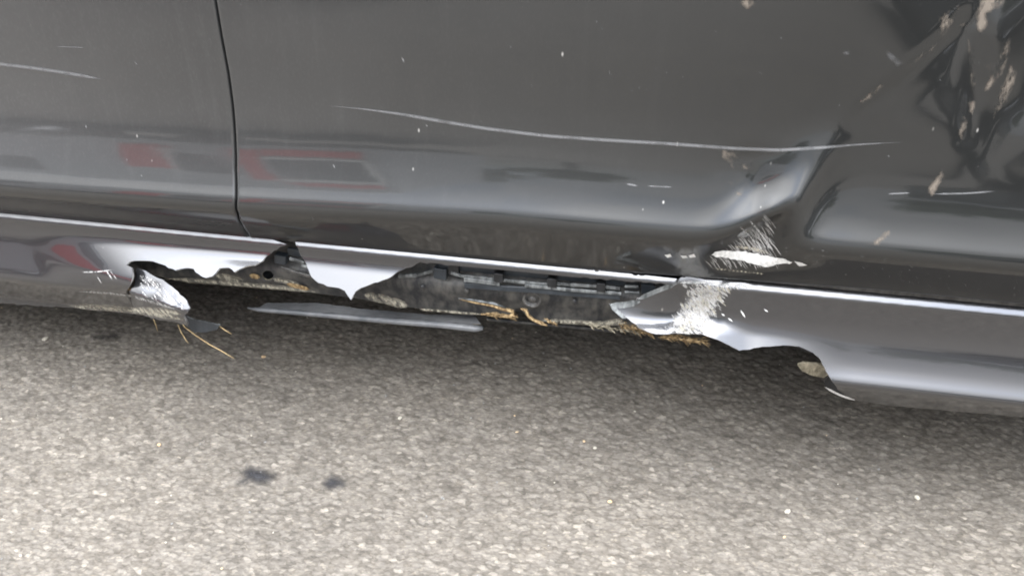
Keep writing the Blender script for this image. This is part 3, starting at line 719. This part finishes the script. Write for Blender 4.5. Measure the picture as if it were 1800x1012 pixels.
# rubbed band over the crushed sill
S = []
for k in range(900):
    v = random.uniform(497, 584); c = np.interp(v, [495, 520, 545, 580], [1245, 1238, 1222, 1200]); hw = np.interp(v, [495, 520, 545, 582], [48, 34, 34, 42])
    u = c+random.gauss(0, hw*.48)
    if abs(u-c) > hw*1.1: continue
    a = math.radians(random.gauss(48, 14)); l = random.uniform(4, 17)
    S.append(([(u, v), (u+math.cos(a)*l*.5, v+math.sin(a)*l*.5), (u+math.cos(a)*l, v+math.sin(a)*l)], random.uniform(1, 3.2)))
S = [s for s in S if s[0][2][1] < 588]
sheet('rubbed_patch', [(1212, 498), (1290, 500), (1262, 540), (1242, 584), (1160, 584), (1190, 545), (1210, 520)], lambda u, v: sill_hit(u, v, rightoff(u, v)-.0007), SCUFF, car, 5, 0, None, 3, seg=5, attr=18)
ribbon(S[:len(S)*3//4], sillmark(), LINES, 'scrape_lines', car, 'stuff', 'frayed white rub band across the crushed sill')
ribbon(S[len(S)*3//4:], sillmark(-.0008), PALEDUST, 'scrape_lines', car, 'stuff')
ribbon([([(1190, 497), (1230, 496), (1300, 502), (1330, 506)], 6)], sillmark(-.0003), SCUFF, 'scrape_lines', car, 'stuff')
# left tongue scuffs
S = []
for k in range(55):
    u = random.uniform(245, 322); v = random.uniform(np.interp(u, [245, 330], [475, 525]), np.interp(u, [245, 330], [510, 552]))
    a = math.radians(random.gauss(50, 8)); l = random.uniform(8, 26); w_ = random.uniform(1, 3)
    if v+math.sin(a)*l > np.interp(u, [245, 330], [528, 556]) or u+math.cos(a)*l > np.interp(v, [470, 540], [285, 332]): continue
    S.append(([(u, v), (u+math.cos(a)*l, v+math.sin(a)*l)], w_))
S += [([(186, 474), (200, 495)], 3), ([(192, 474), (206, 492)], 2), ([(168, 482), (180, 500)], 2)]
ribbon(S, leftmark, SCUFF, 'scrape_lines', car, 'stuff', 'white rub marks on the bent tongue')
ribbon([([(132, 512), (180, 514), (230, 520), (280, 534), (318, 546)], 5), ([(140, 478), (170, 478), (200, 474)], 3)], leftmark, SCUFF, 'scrape_lines', car, 'stuff')
ribbon([([(120, 537), (190, 541), (240, 546), (290, 554), (326, 563)], 11), ([(225, 545), (280, 546), (318, 552)], 12)], leftmark, PALEDUST, 'road_dust', car, 'stuff')
for pts in ([(1302, 545), (1310, 558)], [(1268, 551), (1274, 555)], [(1280, 559), (1288, 565)], [(1343, 543), (1350, 548)]):
   
    ribbon([(pts, 2.6)], sillmark(), WHITE, 'paint_chip', car)
# tan mottling of distorted reflections, painted onto the dented door
tan_refl = [[(1665, 20), (1690, 5), (1680, 35), (1662, 60), (1655, 70), (1645, 50), (1650, 30)],
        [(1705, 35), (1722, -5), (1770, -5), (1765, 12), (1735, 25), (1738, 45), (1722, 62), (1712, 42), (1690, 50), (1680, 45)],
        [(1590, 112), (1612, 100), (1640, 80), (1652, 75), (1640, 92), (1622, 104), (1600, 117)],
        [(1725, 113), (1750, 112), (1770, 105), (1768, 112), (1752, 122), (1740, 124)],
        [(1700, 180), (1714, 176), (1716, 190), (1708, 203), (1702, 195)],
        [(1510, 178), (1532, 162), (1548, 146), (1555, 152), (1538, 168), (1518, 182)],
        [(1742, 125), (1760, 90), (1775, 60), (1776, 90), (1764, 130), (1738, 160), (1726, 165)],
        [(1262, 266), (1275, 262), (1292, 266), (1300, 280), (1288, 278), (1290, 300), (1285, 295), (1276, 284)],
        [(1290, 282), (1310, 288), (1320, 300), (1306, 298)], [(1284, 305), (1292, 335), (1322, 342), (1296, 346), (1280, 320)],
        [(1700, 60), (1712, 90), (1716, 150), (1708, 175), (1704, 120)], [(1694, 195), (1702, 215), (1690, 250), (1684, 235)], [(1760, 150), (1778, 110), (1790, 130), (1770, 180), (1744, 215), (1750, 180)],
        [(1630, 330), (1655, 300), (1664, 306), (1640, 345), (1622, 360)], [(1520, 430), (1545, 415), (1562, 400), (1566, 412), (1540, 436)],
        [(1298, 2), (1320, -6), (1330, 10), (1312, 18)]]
for k, q in enumerate(tan_refl):
    sheet('tan_reflection', q, lambda u, v: door_hit(u, v, .0009), TANREFL, car, 3, 0, None, 1.5, seg=4, attr=6, label='tan reflection painted on the dented door' if k == 0 else None)
gf = [[(1555, 85), (1575, 98), (1590, 112), (1578, 118), (1562, 104)], [(1480, 92), (1492, 88), (1494, 98), (1482, 98)]]
for q in gf: sheet('dust_smear', q, lambda u, v: door_hit(u, v, .0009), GREYFILM, car, 3, 0, None, 1.2, seg=4, attr=6)
# light specks and chips on both doors
S = []
for k in range(44):
    u = random.uniform(0, 1790) if k < 26 else random.gauss(1080, 130); v = random.uniform(5, 330) if k < 26 else random.uniform(5, 160)
    if abs(u-410) < 12: continue
    l = random.uniform(1.5, 6); S.append(([(u, v), (u+l*.18, v+l*.5), (u+l*.35, v+l)], random.uniform(.9, 2)))
S += [([(706, 100), (711, 111)], 3.2), ([(584, 288), (590, 297)], 3), ([(150, 219), (153, 227)], 3), ([(236, 107), (242, 116)], 0.1+2), ([(748, 218), (752, 224)], 2.5), ([(549, 380), (552, 388)], 2.5)]
for k in range(60):
    u = random.uniform(1380, 1795); v = np.interp(u, [1380, 1800], [440, 490])+random.uniform(-10, 35)
    l = random.uniform(1.5, 5); S.append(([(u, v), (u+l, v+l*.7)], random.uniform(1, 2.4)))
ribbon([s for s in S if True], lambda u, v: door_hit(u, v), CHIPS, 'stone_chips', car, 'stuff', 'scattered pale stone chips in the grey paint')

# ------------------------------------------------------------------ straws caught under the sill
def straw(pts, r, label):
    P = [tuple(at(u, v, y)) for u, v, y in pts]; o = empty('dry_straw', P[0], label, 'straw', 'dry straws caught in the torn sill')
    tube('stalk', P, [r]+[r*.9]*(len(P)-2)+[r*.4], STRAW, o, 6)
STRAW = dirty('dry straw', (.26, .18, .08), (.45, .34, .17), .6, 0, 200)
straw([(316, 562, .0), (325, 575, .0), (345, 590, -.005), (368, 605, -.012), (392, 618, -.02), (412, 630, -.03)], .00065, 'longest curved dry straw under the torn sill tongue')
straw([(313, 570, .005), (318, 583, .003), (326, 596, 0), (331, 603, -.004)], .0006, 'short dry straw left of the longest one')
straw([(270, 561, .005), (274, 571, .003), (277, 582, 0)], .0005, 'leftmost and faintest dry straw stub under the sill')
straw([(386, 573, .004), (394, 579, .002), (407, 587, 0)], .0008, 'stubby dry straw beyond the small blue grey flap')

# ------------------------------------------------------------------ stains and loose stones on the road
def stain(poly, label):
    sheet('dark_stain', poly, on_road, TAR, road, 4, 0, None, 4, seg=6, attr=17, label=label)
stain([(402, 850), (425, 838), (420, 824), (440, 815), (460, 818), (478, 828), (498, 824), (490, 838), (478, 850), (460, 860), (440, 852), (420, 856)], 'spidery black stain left of the round one')
stain([(562, 852), (572, 838), (590, 832), (606, 840), (614, 852), (602, 862), (590, 868), (572, 862)], 'small round black stain on the asphalt')
stain([(150, 592), (180, 584), (215, 580), (225, 588), (200, 598), (170, 602)], 'dark patch on the asphalt under the sill')  # dark patch drawn with the same material as the two stains
STONE = [dirty('pale stone', (.28, .26, .21), (.42, .39, .33), .8, 0, 400), dirty('tan stone', (.35, .24, .13), (.5, .38, .24), .8, 0, 400), dirty('grey stone', (.10, .10, .095), (.22, .21, .2), .8, 0, 400)]
def rock(c, r, seed):
    rr = random.Random(seed); V = []; F = []; bm = bmesh.new(); bmesh.ops.create_icosphere(bm, subdivisions=1, radius=1)
    sx, sy, sz = r*rr.uniform(.8, 1.5), r*rr.uniform(.7, 1.1), r*rr.uniform(.45, .7); a = rr.uniform(0, 3)
    for q in bm.verts:
        k = 1+rr.uniform(-.22, .22); x, y, z = q.co.x*sx*k, q.co.y*sy*k, q.co.z*sz*k
        V.append((c[0]+x*math.cos(a)-y*math.sin(a), c[1]+x*math.sin(a)+y*math.cos(a), c[2]+z))
    F = [tuple(v.index for v in f.verts) for f in bm.faces]; bm.free(); return V, F
for k, (u, v, r, mi_, lb) in enumerate(((80, 598, .0042, 0, 'pale stone chip in the shade at the far left'), (280, 781, .0032, 1, 'tiny orange tan stone on the bright asphalt'), (463, 627, .0030, 1, 'tan stone chip just beyond the longest straw'),
                             (703, 736, .0034, 0, 'pale stone chip on the asphalt below the hanging strip'), (1046, 788, .0032, 0, 'pale sliver of stone on the middle of the asphalt'), (1612, 876, .0035, 0, 'whitish stone chip at the lower right'),
                             (1384, 900, .0036, 0, 'pale stone chip left of the lower right one'), (1072, 884, .0036, 1, 'yellowish stone on the asphalt low in the middle'))):
    P = on_road(u, v, .0012); V, F = rock(tuple(P), r, k); o = mesh('stone_chip', V, F, STONE[mi_], None, False); tag(o, lb, 'stone', 'loose stone chips on the asphalt')
parts = [[], [], []]
for k in range(160):
    x = random.uniform(-1.2, .7); y = random.uniform(-.42, .3); z = float(ground_h(np.array(x), np.array(y)))
    parts[random.choice((0, 0, 1, 2, 2, 2, 2, 2))].append(rock((x, y, z+.0003), random.uniform(.0008, .0021), k))
allp = parts[0]+parts[1]+parts[2]; V, F = join(allp); nf = [sum(len(p[1]) for p in q) for q in parts]
o = mesh('loose_grit', V, F, STONE, None, False, [0]*nf[0]+[1]*nf[1]+[2]*nf[2]); tag(o, 'fine loose grit scattered over the asphalt', 'grit', kind='stuff')

# ------------------------------------------------------------------ what the paint mirrors: van opposite, added dark car, trees
def flat(name, col, rough=.4, coat=0, metallic=0):
    m, t, b = new_mat(name); b.inputs['Roughness'].default_value = rough; b.inputs['Coat Weight'].default_value = coat; b.inputs['Metallic'].default_value = metallic
    n = noise(t, 6, 3); t.links.new(mixc(t, n, tuple(c*.85 for c in col), tuple(min(1, c*1.15) for c in col)), b.inputs['Base Color']); return m
RED = flat('red lacquer', (.65, .03, .03), .3, .8); WHT = flat('white lacquer', (.8, .8, .76), .35, .6); DGREY = flat('grey plastic', (.05, .05, .055), .5)
LGREY = flat('light grey lacquer', (.42, .43, .44), .35, .6)
DARKC = flat('dark car lacquer', (.02, .021, .024), .3, .8)
van = empty('van', (-3.4, -3.9, 0), 'red and white van parked opposite, seen only mirrored in the doors', 'van')
def prism(name, pts, y0, y1, mat, parent, bev=.03):
    n = len(pts); V = [(x, y0, z) for x, z in pts]+[(x, y1, z) for x, z in pts]
    F = [tuple(range(n)), tuple(range(2*n-1, n-1, -1))]+[((i+1) % n, i, i+n, (i+1) % n+n) for i in range(n)]
    o = mesh(name, V, F, mat, parent, False)
    if bev: bevel(o, bev, 3)
    bpy.context.view_layer.update(); return o
prism('body', [(-5.6, .30), (-5.6, 1.0), (-4.9, 1.15), (-4.3, 1.75), (-1.35, 1.75), (-1.25, .30)], -4.7, -3.05, LGREY, van)
for x0, x1, z0, z1 in ((-5.5, -3.55, .45, 1.0), (-2.68, -2.44, .42, 1.25), (-2.14, -1.96, .40, 1.45), (-1.93, -1.42, 1.50, 1.60), (-1.93, -1.42, .40, .56)):
    prism('red_panel', [(x0, z0), (x0, z1), (x1, z1), (x1, z0)], -3.06, -3.035, RED, van, .004)
prism('window', [(-4.5, 1.15), (-4.15, 1.58), (-3.3, 1.58), (-3.3, 1.15)], -3.06, -3.035, GLASS, van, .004)
prism('side_window', [(-2.40, .62), (-2.40, 1.30), (-2.2, 1.30), (-2.2, .62)], -3.06, -3.035, DGREY, van, .004)
prism('panel', [(-1.90, .68), (-1.90, 1.38), (-1.42, 1.38), (-1.42, .68)], -3.06, -3.03, DGREY, van, .004)
for x0, x1, z0, z1 in ((-1.94, -1.38, .60, .67), (-1.94, -1.38, 1.39, 1.47), (-1.41, -1.36, .68, 1.38), (-2.44, -2.41, .5, 1.35)):
    prism('panel_frame', [(x0, z0), (x0, z1), (x1, z1), (x1, z0)], -3.065, -3.02, WHT, van, .004)
prism('sill_panel', [(-5.5, .22), (-5.5, .30), (-1.3, .30), (-1.3, .22)], -4.6, -3.1, DGREY, van, .01)
for x in (-4.9, -3.08):
    wheel(van, x, -3.06, .36, .24, ALLOY, face=1); wheel(van, x, -4.68, .36, .24, ALLOY, face=-1)

# unseen dark car, added to block low sky and darken road and doors
dark_car = empty('added_dark_car', (3.2, -3.9, 0), 'added dark car out of view on the right, darkens the road and the doors', 'car')
prism('body', [(1.5, .28), (1.55, .72), (2.1, .86), (5.3, .90), (5.5, .30)], -4.75, -3.05, DARKC, dark_car, .06)
prism('roof', [(2.35, .88), (2.95, 1.38), (3.6, 1.46), (4.9, 1.42), (5.25, .88)], -4.6, -3.2, DARKC, dark_car, .06)
prism('window', [(2.55, .92), (3.0, 1.32), (3.65, 1.38), (3.7, .92)], -3.22, -3.19, GLASS, dark_car, .004)
prism('window', [(3.8, .92), (3.8, 1.38), (4.75, 1.34), (5.0, .92)], -3.22, -3.19, GLASS, dark_car, .004)
for x in (2.2, 4.6):
    wheel(dark_car, x, -3.06, .33, .22, ALLOY, face=1); wheel(dark_car, x, -4.74, .33, .22, ALLOY, face=-1)

# trees far behind
BARK = flat('bark', (.09, .07, .05), .9); LEAF = dirty('leaves', (.03, .05, .015), (.09, .12, .04), .7, 0, 3)
def tree(x, y, h, w, seed, lb):
    rr = random.Random(seed); o = empty('tree', (x, y, 0), lb, 'tree', 'trees beyond the van')
    parts = [tube_data([(x, y, 0), (x+.1, y, h*.25), (x+.05, y+.1, h*.5), (x, y, h*.85)], [.22, .17, .12, .03], 8)]
    for k in range(7):
        a = rr.uniform(0, 6.28); zz = h*rr.uniform(.3, .6); parts.append(tube_data([(x, y, zz), (x+math.cos(a)*w*.35, y+math.sin(a)*w*.35, zz+h*.12), (x+math.cos(a)*w*.6, y+math.sin(a)*w*.6, zz+h*.25)], [.09, .06, .02], 6))
    V, F = join(parts); mesh('trunk', V, F, BARK, o)
    V = []; F = []
    cl = [(rr.gauss(0, w*.38), rr.gauss(0, w*.38), h*rr.uniform(.42, .98)) for _ in range(26)]
    for k in range(5200):
        c = rr.choice(cl); p = Vector((x+c[0]+rr.gauss(0, w*.14), y+c[1]+rr.gauss(0, w*.14), c[2]+rr.gauss(0, h*.055)))
        a = Vector((rr.gauss(0, 1), rr.gauss(0, 1), rr.gauss(0, 1))).normalized()*.16; b = a.cross(Vector((rr.gauss(0, 1), rr.gauss(0, 1), rr.gauss(0, 1)))).normalized()*.09
        i = len(V); V += [tuple(p-a), tuple(p+b), tuple(p+a), tuple(p-b)]; F.append((i, i+1, i+2, i+3))
    mesh('crown', V, F, LEAF, o, False)
tree(-7.0, -24, 6.0, 3.4, 1, 'rounded green tree beyond the red van, seen only as a reflection')
tree(-2.6, -27, 4.2, 2.6, 2, 'low green tree right of the van, seen only as a reflection')
tree(9, -22, 5.0, 3.6, 3, 'broad green tree at the right, seen only as a reflection')
tree(15, -26, 7.5, 4.2, 4, 'tall green tree farthest right, seen only as a reflection')
tree(-20, -24, 7.5, 4.2, 5, 'tall green tree farthest left, seen only as a reflection')
